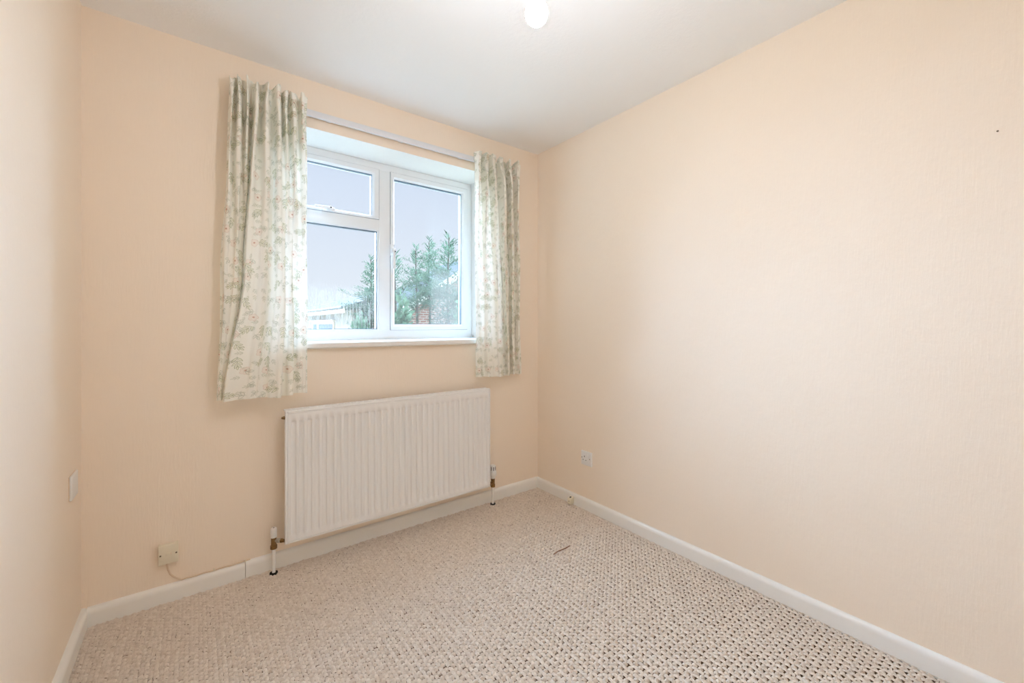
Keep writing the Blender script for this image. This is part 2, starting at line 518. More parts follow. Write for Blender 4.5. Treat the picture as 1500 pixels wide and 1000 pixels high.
# carpet pile: staggered woven loops, too many to count
def carpet():
    px, py = 0.013, 0.0205
    nx = int(W / px); ny = int(L / py)
    prof_u = np.array([-0.5, -0.30, 0.0, 0.30, 0.5])
    prof_w = np.array([-0.5, 0.0, 0.5])
    I, J = np.meshgrid(np.arange(nx), np.arange(ny), indexing='ij')
    I = I.ravel(); J = J.ravel()
    n = len(I)
    cx = -W + (I + 0.5) * px + rng.normal(0, 0.0005, n)
    cy = -L + (J + 0.5 + 0.5 * (I % 2)) * py + rng.normal(0, 0.0009, n)
    keep = (cy < -0.012)
    cx, cy, I = cx[keep], cy[keep], I[keep]
    n = len(cx)
    ev = (I % 2 == 0)
    ln = py * (np.where(ev, 1.06, 0.86) + rng.normal(0, 0.05, n)); wd = px * (np.where(ev, 1.12, 1.22) + rng.normal(0, 0.08, n))
    hh = np.where(ev, 0.0122, 0.0112) + rng.normal(0, 0.0008, n)
    an = rng.normal(0, 0.08, n) + np.where(ev, 0.05, -0.12)
    lean = rng.normal(0.12, 0.1, n)
    hu = np.array([0.0, 0.78, 1.0, 0.72, 0.0]); hw = np.array([0.60, 1.0, 0.60])
    verts = np.zeros((n, 15, 3))
    k = 0
    for a in range(5):
        for b in range(3):
            taper = 0.86 if a in (0, 4) else 1.0
            u = prof_u[a] * ln + lean * ln * hu[a] * 0.5
            w = prof_w[b] * wd * taper
            verts[:, k, 0] = cx + w * np.cos(an) - u * np.sin(an)
            verts[:, k, 1] = cy + u * np.cos(an) + w * np.sin(an)
            hua = np.where(ev, max(hu[a], 0.66), max(hu[a], 0.22))
            verts[:, k, 2] = FLOOR_Z + hh * hua * hw[b] - 0.0004
            k += 1
    verts[:, :, 0] = np.clip(verts[:, :, 0], -W + 0.002, -0.002)
    verts[:, :, 1] = np.clip(verts[:, :, 1], -L + 0.002, -0.002)
    fl = []
    for a in range(4):
        for b in range(2):
            fl.append((a * 3 + b, a * 3 + b + 1, (a + 1) * 3 + b + 1, (a + 1) * 3 + b))
    fl = np.array(fl)
    faces = (fl[None, :, :] + (np.arange(n) * 15)[:, None, None]).reshape(-1, 4)
    V = verts.reshape(-1, 3)
    me = bpy.data.meshes.new('carpet')
    me.vertices.add(len(V)); me.vertices.foreach_set('co', V.ravel())
    me.loops.add(faces.size); me.loops.foreach_set('vertex_index', faces.ravel().astype(np.int32))
    me.polygons.add(len(faces))
    me.polygons.foreach_set('loop_start', np.arange(0, faces.size, 4, dtype=np.int32))
    me.polygons.foreach_set('loop_total', np.full(len(faces), 4, dtype=np.int32))
    me.update(calc_edges=True)
    me.validate()
    o = link('carpet', me, MAT['carpet'], None, True)
    return tag(o, 'beige woven loop pile carpet covering the whole floor', 'carpet', kind='stuff')
carpet()

# ------------------------------------------------------------------ skirting boards
SK_H, SK_T = 0.0645, 0.016
def skirt_profile(h=SK_H, t=SK_T):
    return [(0, FLOOR_Z), (t, FLOOR_Z), (t, h - 0.022), (t * 0.95, h - 0.014), (t * 0.75, h - 0.006), (t * 0.4, h - 0.001), (0, h)]
def skirt(name, axis, a, b, parent, h=SK_H, t=SK_T):
    """axis 'back': runs in x on y=0; 'right'/'left': runs in y."""
    v = []
    pr = skirt_profile(h, t)
    for s in (a, b):
        for d, z in pr:
            if axis == 'back': v.append((s, -d, z))
            elif axis == 'right': v.append((-d, s, z))
            elif axis == 'left': v.append((-W + d, s, z))
            else: v.append((s, -L + d, z))
    n = len(pr)
    f = [(i, (i + 1) % n, n + (i + 1) % n, n + i) for i in range(n)] + [tuple(range(n))[::-1], tuple(range(n, 2 * n))]
    o = pyd(name, v, f, MAT['gloss'], parent)
    bm = bmesh.new(); bm.from_mesh(o.data); bmesh.ops.recalc_face_normals(bm, faces=bm.faces); bm.to_mesh(o.data); bm.free()
    o.data.polygons.foreach_set('use_smooth', [True] * len(o.data.polygons))
    o.data.set_sharp_from_angle(angle=math.radians(40))
    return o
xj = hit(359.5, 838, 1, -SK_T).x
bb = struct(empty('baseboard_back'), 'white gloss skirting under the window wall with a butt joint', 'skirting board')
skirt('board', 'back', -W + SK_T, xj - 0.0012, bb, SK_H - 0.001, SK_T + 0.003)
skirt('board', 'back', xj + 0.0012, -SK_T, bb, SK_H + 0.003)
struct(skirt('baseboard_right', 'right', -L, 0, None), 'white gloss skirting along the long plain wall', 'skirting board')
struct(skirt('baseboard_left', 'left', -L, 0, None, SK_H, SK_T + 0.003), 'white gloss skirting along the side wall', 'skirting board')
struct(skirt('baseboard_front', 'front', -W + SK_T, -SK_T, None), 'white gloss skirting on the wall facing the window', 'skirting board')

# ------------------------------------------------------------------ window
win = struct(empty('window_1', (-1.0175, YF, 1.05)), 'white framed casement window with one small top light', 'window')
FZ0, FZ1, FX0, FX1 = 1.03, 2.116, WX0, WX1
def bar(name, lo, hi, parent, bevel=0.003):
    return box(name, lo, hi, MAT['upvc'], parent, bevel, 2)
D0, D1 = YF, YF + 0.055      # frame front and back faces
def ring(name, x0, x1, z0, z1, wl, wr, wb, wtp, y0, y1, parent, ch=0.0, mat='upvc'):
    """mitred rectangular frame with an inner chamfer on the room side"""
    def loop(dl, dr, db, dt, y):
        return [(x0 + dl, y, z0 + db), (x1 - dr, y, z0 + db), (x1 - dr, y, z1 - dt), (x0 + dl, y, z1 - dt)]
    e = 0.003
    loops = [loop(0, 0, 0, 0, y1), loop(0, 0, 0, 0, y0 + e), loop(e, e, e, e, y0), loop(wl - ch, wr - ch, wb - ch, wtp - ch, y0), loop(wl, wr, wb, wtp, y0 + max(ch, e) * 1.2), loop(wl, wr, wb, wtp, y1)]
    v = [p for l in loops for p in l]
    off = offset_of(parent)
    v = [Vector(p) - off for p in v]
    f = []
    nl = len(loops)
    for a in range(nl):
        b = (a + 1) % nl
        for k in range(4):
            f.append((a * 4 + k, a * 4 + (k + 1) % 4, b * 4 + (k + 1) % 4, b * 4 + k))
    o = pyd(name, v, f, MAT[mat], parent)
    bm = bmesh.new(); bm.from_mesh(o.data); bmesh.ops.recalc_face_normals(bm, faces=bm.faces); bm.to_mesh(o.data); bm.free()
    return o
def pane(x0, x1, z0, z1, mat, parent):
    yp = YF + 0.030
    c = Vector(((x0 + x1) / 2, yp, (z0 + z1) / 2))
    bm = bm_new(); bm_box(bm, (x0 - 0.004, yp, z0 - 0.004), (x1 + 0.004, yp + 0.004, z1 + 0.004))
    bmesh.ops.translate(bm, verts=bm.verts, vec=-c)
    o = bm_done('pane', bm, MAT[mat], parent)
    o.location = c - offset_of(parent)
    return o
ring('frame', FX0, FX1, FZ0, FZ1, 0.034, 0.034, 0.079, 0.041, D0, D1, win, 0.0)
bar('mullion', (-1.056, D0 + 0.001, 1.105), (-0.986, D1 - 0.001, 2.078), win)
bar('transom', (-1.60, D0 + 0.002, 1.708), (-1.054, D1 - 0.002, 1.777), win)
# fixed lower light: glazing bead, gasket, pane
bead = ring('glazing_bead', -1.597, -1.055, 1.1085, 1.7095, 0.010, 0.010, 0.006, 0.006, D0 + 0.004, D1 - 0.004, win, 0.004)
ring('gasket', -1.590, -1.063, 1.113, 1.704, 0.006, 0.006, 0.005, 0.006, D0 + 0.011, D0 + 0.0305, bead, 0.0, 'gasket')
pane(-1.585, -1.067, 1.117, 1.699, 'pane_fixed', bead)['label'] = 'glass pane with streaks of condensation'
# top light
tl = ring('top_light_sash', -1.597, -1.0575, 1.7755, 2.0755, 0.040, 0.038, 0.020, 0.036, D0 - 0.006, D1 - 0.008, win, 0.010)
ring('gasket', -1.560, -1.0925, 1.7925, 2.0425, 0.006, 0.006, 0.005, 0.006, D0 + 0.009, D0 + 0.0305, tl, 0.0, 'gasket')
pane(-1.556, -1.0965, 1.796, 2.038, 'pane', tl)
# side-hung casement
cs = ring('casement_sash', -0.985, -0.4405, 1.1095, 2.0765, 0.026, 0.042, 0.034, 0.038, D0 - 0.006, D1 - 0.008, win, 0.010)
ring('gasket', -0.962, -0.4795, 1.1405, 2.0405, 0.006, 0.006, 0.005, 0.006, D0 + 0.009, D0 + 0.0305, cs, 0.0, 'gasket')
pane(-0.957, -0.4835, 1.144, 2.036, 'pane_casement', cs)['label'] = 'glass pane misted in one lower corner'
ring('sash_shadow', -1.6000, -1.0545, 1.7725, 2.0785, 0.0034, 0.0034, 0.0034, 0.0034, D0 - 0.0016, D0 + 0.004, tl, 0.0, 'sash_shadow')  # thin rings drawing the shadow line between sash and frame
ring('sash_shadow', -0.9880, -0.4375, 1.1065, 2.0795, 0.0034, 0.0034, 0.0034, 0.0034, D0 - 0.0016, D0 + 0.004, cs, 0.0, 'sash_shadow')
# handles
def casement_handle():
    hx = hit(574.5, 365, 1, YF - 0.012).x
    zt, zb = hit(574, 358, 1, YF - 0.012).z, hit(574, 394, 1, YF - 0.03).z
    bm = bm_new()
    bm_box(bm, (hx - 0.012, YF - 0.020, zt - 0.070), (hx + 0.012, YF - 0.005, zt + 0.003), 0.004)
    bm_box(bm, (hx - 0.010, YF - 0.046, zt - 0.052), (hx + 0.010, YF - 0.018, zt - 0.028), 0.004)
    bm_box(bm, (hx - 0.009, YF - 0.050, zb), (hx + 0.009, YF - 0.038, zt - 0.03), 0.005)
    o = bm_done('handle', bm, MAT['upvc'], cs, True, offset_of(cs))
    k = box('key_button', (hx + 0.001, YF - 0.0525, zt - 0.052), (hx + 0.008, YF - 0.049, zt - 0.044), MAT['dark'], o, 0.001)
    return o
casement_handle()
def toplight_handle():
    c = hit(481, 306, 1, YF - 0.012)
    bm = bm_new()
    bm_box(bm, (c.x - 0.035, YF - 0.020, c.z - 0.012), (c.x + 0.035, YF - 0.004, c.z + 0.010), 0.004)
    bm_box(bm, (c.x - 0.010, YF - 0.044, c.z - 0.010), (c.x + 0.014, YF - 0.018, c.z + 0.010), 0.004)
    bm_box(bm, (c.x - 0.075, YF - 0.046, c.z - 0.007), (c.x + 0.012, YF - 0.034, c.z + 0.007), 0.004)
    o = bm_done('handle', bm, MAT['upvc'], tl, True, offset_of(tl))
    box('key_button', (c.x + 0.002, YF - 0.048, c.z + 0.000), (c.x + 0.010, YF - 0.043, c.z + 0.007), MAT['dark'], o, 0.001)
toplight_handle()
box('window_sill', (WX0 - 0.0, -0.032, 1.022), (WX1 + 0.0, YF + 0.01, 1.0525), MAT['reveal'], win, 0.009, 4)
kn = empty('window_stay_pin', hit(691.5, 492, 1, YF - 0.02))
kn.location.z = 1.0525
tag(kn, 'tiny chrome pin standing on the window sill corner', 'pin')
lathe('stem', [(0, 0.004), (0.010, 0.004)], kn.location, (0, 0, 1), MAT['chrome'], kn, 12)
lathe('knob', [(0.008, 0.003), (0.010, 0.007), (0.016, 0.008), (0.021, 0.005), (0.022, 0.001)], kn.location, (0, 0, 1), MAT['chrome'], kn, 14)

# ------------------------------------------------------------------ curtain rail
rail = tag(empty('curtain_rail', (-1.02, -0.02, 2.17)), 'slim white plastic curtain rail fixed above the window', 'curtain rail')
RZ0, RZ1 = 2.160, 2.190
bm = bm_new()
bm_box(bm, (-1.795, -0.034, RZ0), (-0.225, -0.028, RZ1), 0.002)
bm_box(bm, (-1.795, -0.030, RZ1 - 0.006), (-0.225, -0.016, RZ1), 0.0015)
bm_box(bm, (-1.795, -0.030, RZ0), (-0.225, -0.018, RZ0 + 0.005), 0.0015)
bm_done('track', bm, MAT['rail'], rail, True, rail.location)
for bx in (-1.75, -1.40, -1.02, -0.64, -0.28):
    box('bracket', (bx - 0.012, -0.020, RZ0 + 0.004), (bx + 0.012, 0.0, RZ1 - 0.002), MAT['rail'], rail, 0.002)
for bx in (-1.80, -0.22):
    box('end_stop', (bx - 0.006, -0.036, RZ0 - 0.003), (bx + 0.006, -0.014, RZ1 + 0.003), MAT['rail'], rail, 0.003)

# ------------------------------------------------------------------ curtains
def cos_interp(a, b, t):
    return a + (b - a) * (0.5 - 0.5 * math.cos(math.pi * t))
def curtain(name, keys, ztop, zbot, label, droop, seed):
    """keys: rows of fold lines (px and depth at four heights)."""
    r = np.random.default_rng(seed)
    lev = [0.0, 0.30, 0.62, 1.0]
    NS, NZ = 12, 110
    K = len(keys)
    def at_level(t):
        k = 0
        while k < 2 and t > lev[k + 1]:
            k += 1
        f = (t - lev[k]) / (lev[k + 1] - lev[k])
        f = f * f * (3 - 2 * f) * 0.6 + f * 0.4
        out = []
        for px4, d4 in keys:
            px = px4[k] + (px4[k + 1] - px4[k]) * f
            d = d4[k] + (d4[k + 1] - d4[k]) * f
            out.append((hit(px, 400, 1, -d).x, -d))
        return out
    wob = r.normal(0, 1, (K, 4))
    topn = np.convolve(r.normal(0, 1, (K - 1) * NS + 1 + 8), np.ones(9) / 9, 'valid')
    rows = []
    for iz in range(NZ + 1):
        t = iz / NZ
        pts = at_level(t)
        # gathered heading: pull the fold depth in over the tape
        tape = max(math.exp(-((t - 0.055) / 0.028) ** 2), 1.0 if t < 0.055 else 0.0)
        row = []
        for k in range(K - 1):
            hz0, hz1 = wob[k, 2] * 0.006, wob[k + 1, 2] * 0.006
            hy0, hy1 = wob[k, 3] * 0.010, wob[k + 1, 3] * 0.010
            for j in range(NS if k < K - 2 else NS + 1):
                f = j / NS
                x = pts[k][0] + (pts[k + 1][0] - pts[k][0]) * (f + 0.10 * math.sin(2 * math.pi * f))
                y = cos_interp(pts[k][1], pts[k + 1][1], f)
                amp = 1.45 - 0.45 * min(1.0, t / 0.4)
                y = -0.076 + (y + 0.076) * amp
                y = y * (1 - 0.38 * tape) + (-0.066) * 0.38 * tape
                s = k + f
                y += 0.0035 * math.sin(s * 2.3 + t * 9 + wob[k, 0]) * (0.3 + t)
                x += 0.0022 * math.sin(s * 1.7 + t * 13 + wob[k, 1])
                head = max(0.0, 1 - t / 0.06)
                y += head * (hy0 + (hy1 - hy0) * f)
                x += head * 0.006 * math.sin(s * 2.7 + seed)
                zz = ztop + (zbot - ztop) * t
                zz += head * (hz0 + (hz1 - hz0) * f + 0.010 * topn[min(k * NS + j, len(topn) - 1)] + droop * (math.sin(s * 2.1 + seed) * 0.5))
                if t > 0.97:
                    zz += (t - 0.97) / 0.03 * 0.004 * math.sin(s * 0.9)
                row.append((x, min(y, -0.036), zz))
        rows.append(row)
    n = len(rows[0])
    e = empty(name, (sum(p[0] for p in rows[-1]) / n, -0.07, zbot))
    v = [Vector(p) - e.location for row in rows for p in row]
    ref = rows[len(rows) // 2]
    arc = [0.0]
    for a, b in zip(ref, ref[1:]):
        arc.append(arc[-1] + math.hypot(b[0] - a[0], b[1] - a[1]))
    def build(nm, r0, r1):
        idx = {}
        vv = []; ff = []; uv = []
        for i in range(r0, r1 + 1):
            for j in range(n):
                idx[(i, j)] = len(vv); vv.append(v[i * n + j]); uv.append((arc[j], (NZ - i) / NZ * (ztop - zbot)))
        for i in range(r0, r1):
            for j in range(n - 1):
                ff.append((idx[(i, j)], idx[(i + 1, j)], idx[(i + 1, j + 1)], idx[(i, j + 1)]))
        o = pyd(nm, vv, ff, MAT['curtain'], e, True)
        ul = o.data.uv_layers.new(name='UVMap')
        lv = np.zeros(len(o.data.loops), dtype=np.int32); o.data.loops.foreach_get('vertex_index', lv)
        ul.data.foreach_set('uv', np.array(uv)[lv].ravel())
        return o
    build('heading', 0, 7)['label'] = 'gathered curtain heading'
    build('drape', 7, NZ)
    # gliders hooking the heading tape to the rail
    return tag(e, label, 'curtain', 'floral curtains at the window')

RR = lambda *a: a
left_keys = [
 ((337, 331, 323, 318), (.055, .055, .060, .060)),
 ((341, 335, 329, 322), (.095, .090, .086, .080)),
 ((344, 341, 338, 325), (.045, .062, .078, .078)),
 ((351, 349, 346, 328), (.105, .090, .086, .080)),
 ((358, 356, 353, 330), (.045, .052, .070, .072)),
 ((363, 361, 355, 329), (.10, .075, .060, .062)),
 ((370, 364, 355, 326), (.045, .042, .048, .060)),
 ((376, 369, 359, 328), (.105, .11, .115, .112)),
 ((384, 380, 374, 352), (.045, .075, .105, .110)),
 ((391, 390, 386, 370), (.110, .115, .118, .118)),
 ((398, 400, 399, 384), (.045, .065, .080, .088)),
 ((407, 409, 409, 399), (.112, .105, .108, .108)),
 ((414, 417, 417, 411), (.050, .065, .108, .115)),
 ((419, 420, 419, 413), (.105, .085, .075, .072)),
 ((424, 426, 428, 428), (.045, .060, .085, .092)),
 ((431, 431, 431, 430), (.105, .095, .060, .055)),
 ((437, 438, 439, 440), (.045, .060, .068, .066)),
 ((444, 446, 446, 446), (.095, .085, .072, .066)),
 ((449, 449.5, 450, 450.5), (.060, .060, .058, .052)),
]
right_keys = [
 ((696, 695.5, 696, 698), (.060, .060, .060, .055)),
 ((701, 701, 702, 704), (.100, .090, .080, .080)),
 ((706, 706, 707, 709), (.048, .068, .070, .070)),
 ((711, 712, 714, 717), (.112, .100, .095, .098)),
 ((716, 719, 723, 728), (.046, .065, .080, .078)),
 ((722, 725, 729, 733), (.116, .105, .100, .100)),
 ((728, 732, 737, 741), (.046, .050, .060, .060)),
 ((734, 738, 741, 744), (.118, .110, .100, .098)),
 ((740, 744, 746, 747), (.046, .038, .038, .040)),
 ((746, 749, 750, 751), (.122, .102, .096, .092)),
 ((750, 754, 755, 755), (.046, .050, .050, .050)),
 ((757, 758, 759, 760), (.112, .088, .085, .080)),
 ((761.5, 761, 762, 763), (.065, .052, .050, .048)),
]
curtain('curtain', left_keys, 2.222, 0.815, 'wider cream floral curtain with a folded flap, hanging above the lockshield valve', 0.014, 3)
curtain('curtain', right_keys, 2.205, 0.815, 'narrower cream floral curtain hanging beside the room corner', 0.008, 5)

# ------------------------------------------------------------------ radiator
RX0, RX1, RZB, RZT, RY = -1.609, -0.471, 0.131, 0.742, -0.098
def radiator():
    e = tag(empty('radiator', ((RX0 + RX1) / 2, -0.06, RZB)), 'white ribbed panel radiator fixed under the window', 'radiator')
    off = e.location
    # front panel: pressed sheet with 33 recessed channels
    n = 33
    first, last = -1.573, -0.506
    pitch = (last - first) / (n - 1)
    rim = [(0.0, 0.014), (0.0012, 0.0015), (0.0022, 0.0), (0.0088, 0.0), (0.0098, 0.0034), (0.0112, 0.0034), (0.0124, 0.0)]
    cols = [(RX0 + d, y, 0) for d, y in rim]
    for k in range(n):
        c = first + k * pitch
        for dx, dd in ((-0.0115, 0), (-0.0088, 0.0050), (-0.005, 0.0066), (0.005, 0.0066), (0.0088, 0.0050), (0.0115, 0)):
            cols.append((c + dx, 0.0, dd))
    cols += [(RX1 - d, y, 0) for d, y in rim[::-1]]
    zt, zb = 0.690, 0.166
    rws = [(RZT - d, y, 0) for d, y in rim] + [(zt + 0.006, 0, 0), (zt + 0.003, 0, 0.6), (zt - 0.001, 0, 1.0),
           (zb + 0.007, 0, 1.0), (zb, 0, 0.6), (zb - 0.006, 0, 0)] + [(RZB + d, y, 0) for d, y in rim[::-1]]
    v = []; f = []
    for z, ey, g in rws:
        for x, cy, d in cols:
            v.append(Vector((x, RY + max(ey, cy) + d * g, z)) - off)
    nc = len(cols)
    for i in range(len(rws) - 1):
        for j in range(nc - 1):
            f.append((i * nc + j, (i + 1) * nc + j, (i + 1) * nc + j + 1, i * nc + j + 1))
    o = pyd('front_panel', v, f, MAT['radiator'], e, True)
    o.data.set_sharp_from_angle(angle=math.radians(50))
    # back sheet closing the water panel, convector fins, top grille
    box('back_sheet', (RX0 + 0.001, RY + 0.013, RZB), (RX1 - 0.001, RY + 0.018, RZT - 0.001), MAT['radiator'], e)
    bm = bm_new()
    for k in range(64):
        x = RX0 + 0.04 + k * (RX1 - RX0 - 0.08) / 63
        bm_box(bm, (x - 0.0006, RY + 0.018, RZB + 0.05), (x + 0.0006, RY + 0.050, RZT - 0.03))
    bm_done('convector', bm, MAT['radiator'], e, False, off)
    bm = bm_new()
    bm_box(bm, (RX0 + 0.002, RY + 0.006, RZT - 0.002), (RX1 - 0.002, RY + 0.016, RZT + 0.003), 0.001)
    bm_box(bm, (RX0 + 0.002, RY + 0.046, RZT - 0.004), (RX1 - 0.002, RY + 0.056, RZT + 0.003), 0.001)
    bm_box(bm, (RX0 + 0.002, RY + 0.0275, RZT - 0.004), (RX1 - 0.002, RY + 0.0345, RZT + 0.002), 0.001)
    for k in range(36):
        x = RX0 + 0.02 + k * (RX1 - RX0 - 0.04) / 35
        bm_box(bm, (x - 0.004, RY + 0.014, RZT - 0.004), (x + 0.004, RY + 0.048, RZT + 0.0015))
    bm_done('top_grille', bm, MAT['radiator'], e, False, off)
    for x in (RX0 + 0.15, RX1 - 0.15):
        bm = bm_new()
        bm_box(bm, (x - 0.015, RY + 0.050, RZB + 0.04), (x + 0.015, -0.0012, RZB + 0.08))
        bm_box(bm, (x - 0.015, RY + 0.050, RZT - 0.10), (x + 0.015, -0.0012, RZT - 0.06))
        bm_box(bm, (x - 0.015, -0.004, RZB + 0.04), (x + 0.015, -0.0012, RZT - 0.06))
        bm_done('wall_bracket', bm, MAT['radiator'], e, False, off)
    pz = hit(415, 612, 1, RY + 0.012).z
    pl = lathe('bleed_plug', [(-0.004, 0.009), (0.004, 0.009), (0.0045, 0.006), (0.011, 0.006), (0.0115, 0.003), (0.014, 0.003)], (RX0, RY + 0.012, pz), (-1, 0, 0), MAT['brass'], e, 6)
    return e
radiator()

def valve_pipe(e, x, y, z1):
    tube('pipe', [(x, y, FLOOR_Z), (x, y, 0.05), (x, y, z1)], 0.0078, MAT['gloss'], e, 14)
    lathe('pipe_gap', [(0, 0.016), (0.0125, 0.017), (0.0135, 0.008)], (x, y, FLOOR_Z), (0, 0, 1), MAT['dark'], e, 16)['label'] = 'dark gap where the pipe enters the carpet'  # dark disc painted in for the shaded gap around the pipe
VY = RY + 0.045
lx = hit(401, 790, 1, VY).x
lz = 0.150 - 0.006
e = tag(empty('lockshield_valve', (lx, VY, FLOOR_Z)), 'brass radiator valve with plain white cap on a white pipe', 'radiator valve')
valve_pipe(e, lx, VY, lz - 0.02)
lathe('valve_body', [(-0.034, 0.0125), (-0.033, 0.0145), (-0.019, 0.0145), (-0.018, 0.0115), (0.014, 0.0115), (0.021, 0.0105)], (lx, VY, lz), (0, 0, 1), MAT['brass'], e, 18)
un = lathe('union', [(0.006, 0.0075), (0.016, 0.0075), (0.0165, 0.0115), (0.027, 0.0115), (0.0275, 0.007), (0.040, 0.007)], (lx, VY, lz + 0.004), (RX0 - lx, RY + 0.012 - VY, 0), MAT['nickel'], e, 6)
lathe('union_nut', [(0.034, 0.0105), (0.040, 0.0105), (0.0405, 0.008), (0.050, 0.008)], (lx, VY, lz + 0.004), (RX0 - lx, RY + 0.012 - VY, 0), MAT['brass'], e, 6)
cp = lathe('cap', [(0.018, 0.0125), (0.019, 0.0135), (0.058, 0.0128), (0.061, 0.011), (0.0615, 0.004)], (lx, VY, lz), (0, 0, 1), MAT['plastic'], e, 20)
lathe('cap_hole', [(0.0612, 0.0035), (0.0618, 0.0035)], (lx, VY, lz), (0, 0, 1), MAT['dark'], cp, 10)

tx = hit(722, 700, 1, VY).x
tz = 0.118
e = tag(empty('thermostatic_valve', (tx, VY, FLOOR_Z)), 'brass radiator valve with slotted white thermostat head on a white pipe', 'radiator valve')
valve_pipe(e, tx, VY, tz)
lathe('valve_body', [(-0.012, 0.012), (-0.011, 0.0145), (0.006, 0.0145), (0.007, 0.0115), (0.030, 0.012), (0.040, 0.013), (0.046, 0.011)], (tx, VY, tz), (0, 0, 1), MAT['brass'], e, 18)
lathe('union', [(0.006, 0.0085), (0.014, 0.0085), (0.0145, 0.0125), (0.024, 0.0125), (0.0245, 0.008), (0.05, 0.008)], (tx, VY, tz + 0.018), (RX1 - tx, RY + 0.012 - VY, 0), MAT['brass'], e, 6)
hd = lathe('thermostat_head', [(0.044, 0.015), (0.058, 0.016), (0.060, 0.021), (0.064, 0.0225), (0.088, 0.0225), (0.092, 0.019), (0.122, 0.018), (0.127, 0.015), (0.129, 0.005)], (tx, VY, tz), (0, 0, 1), MAT['plastic'], e, 24)
for k in range(8):
    a = k * math.pi / 4 + 0.42
    bm = bm_new()
    bm_box(bm, (0.0165, -0.0021, 0.096), (0.0190, 0.0021, 0.119), 0.0006)
    bmesh.ops.rotate(bm, verts=bm.verts, cent=(0, 0, 0), matrix=Matrix.Rotation(a, 3, 'Z'))
    bmesh.ops.translate(bm, verts=bm.verts, vec=(0, 0, tz - FLOOR_Z))
    bm_done('slot', bm, MAT['dark'], hd)

# ------------------------------------------------------------------ electrical fittings
def power_socket():
    ya, yb = -0.428, -0.514
    z0, z1 = 0.270, 0.356
    xf = -0.010
    e = tag(empty('power_socket', (0, (ya + yb) / 2, z0)), 'single white switched power socket low on the long wall', 'power socket')
    box('face_plate', (xf, yb, z0), (0, ya, z1), MAT['plastic'], e, 0.003, 3)
    w = ya - yb
    P = lambda a, b: (ya - a * w, z0 + b * (z1 - z0))       # a: along from the corner side, b: up
    def hole(nm, a, b, wy, hz, mat, dx=0.0006, bv=0.0):
        y, z = P(a, b)
        return box(nm, (xf - dx, y - wy / 2, z - hz / 2), (xf + 0.001, y + wy / 2, z + hz / 2), MAT[mat], e, bv)
    hole('earth_slot', 0.34, 0.62, 0.0045, 0.009, 'dark')
    hole('pin_slot', 0.21, 0.38, 0.0065, 0.0042, 'dark')
    hole('pin_slot', 0.47, 0.36, 0.0065, 0.0042, 'dark')
    hole('rocker_switch', 0.70, 0.68, 0.0125, 0.021, 'plastic', 0.004, 0.0015)
    for a in (0.09, 0.83):
        y, z = P(a, 0.52)
        lathe('screw', [(0, 0.0030), (0.0012, 0.0028), (0.0014, 0.001)], (xf, y, z), (-1, 0, 0), MAT['screw'], e, 10)
power_socket()

def phone_socket():
    a, b = hit(231.5, 815, 1, -0.026), hit(261.5, 815, 1, -0.026)
    z0, z1 = 0.158, 0.236
    x0, x1 = a.x, b.x
    e = tag(empty('telephone_socket', ((x0 + x1) / 2, 0, z0)), 'ivory telephone socket box above the skirting, cable hanging below', 'phone socket')
    box('back_box', (x0 + 0.002, -0.020, z0 + 0.002), (x1 - 0.002, 0, z1 - 0.002), MAT['ivory'], e, 0.002)
    fp = box('face_plate', (x0, -0.027, z0), (x1, -0.019, z1), MAT['ivory'], e, 0.002, 3)
    w = x1 - x0; h = z1 - z0
    box('jack_cover', (x0 + 0.36 * w, -0.0282, z0 + 0.44 * h), (x0 + 0.63 * w, -0.0265, z0 + 0.60 * h), MAT['ivory'], fp, 0.0005)
    box('jack_slot', (x0 + 0.61 * w, -0.0286, z0 + 0.45 * h), (x0 + 0.635 * w, -0.0265, z0 + 0.59 * h), MAT['cream_cable'], fp)
    for fx in (0.11, 0.89):
        lathe('screw', [(0, 0.0033), (0.0014, 0.003), (0.0016, 0.001)], (x0 + fx * w, -0.027, z0 + 0.5 * h), (0, -1, 0), MAT['screw'], fp, 10)
    cx = x0 + 0.40 * w
    pts = [(cx, -0.008, z0 + 0.006), (cx + 0.001, -0.0045, z0 - 0.012), (cx + 0.004, -0.0035, z0 - 0.034), (cx + 0.012, -0.0035, z0 - 0.056), (cx + 0.024, -0.0035, z0 - 0.072), (cx + 0.037, -0.0035, z0 - 0.083), (cx + 0.046, -0.004, SK_H + 0.004)]
    tube('cable', pts, 0.0032, MAT['cream_cable'], e, 10)
    gl = box('cable_grommet', (cx - 0.008, -0.014, z0 - 0.002), (cx + 0.008, -0.004, z0 + 0.004), MAT['cream_cable'], e, 0.001)
    return cx + 0.046
pcx = phone_socket()
# telephone cable lying along the top of the skirting
xs = np.linspace(pcx, xj + 0.02, 14)
cb = tube('telephone_cable', [(x, -0.0045, SK_H + 0.0022 + 0.0012 * math.sin(i * 1.9) + (0.003 if x > xj else 0)) for i, x in enumerate(xs)], 0.0028, MAT['cream_cable'], None, 8)
tag(cb, 'thin painted cable running along the top edge of the skirting', 'cable')
for i, x in enumerate((xs[6], xs[12])):
    c = box('cable_clip', (x - 0.003, -0.0085, SK_H), (x + 0.003, 0.0, SK_H + 0.0085), MAT['ivory'], cb, 0.001)

def blank_plate():
    y0, y1 = -0.205, -0.112
    z0, z1 = 0.537, 0.622
    e = tag(empty('blank_plate', (-W, (y0 + y1) / 2, z0)), 'small blank white cover plate on the side wall', 'cover plate')
    box('backing_shadow_gap', (-W, y0 + 0.002, z0 + 0.002), (-W + 0.002, y1 - 0.002, z1 - 0.002), MAT['cream_cable'], e).name = 'back_box'
    box('face_plate', (-W + 0.002, y0, z0), (-W + 0.009, y1, z1), MAT['plastic'], e, 0.003, 3)
blank_plate()

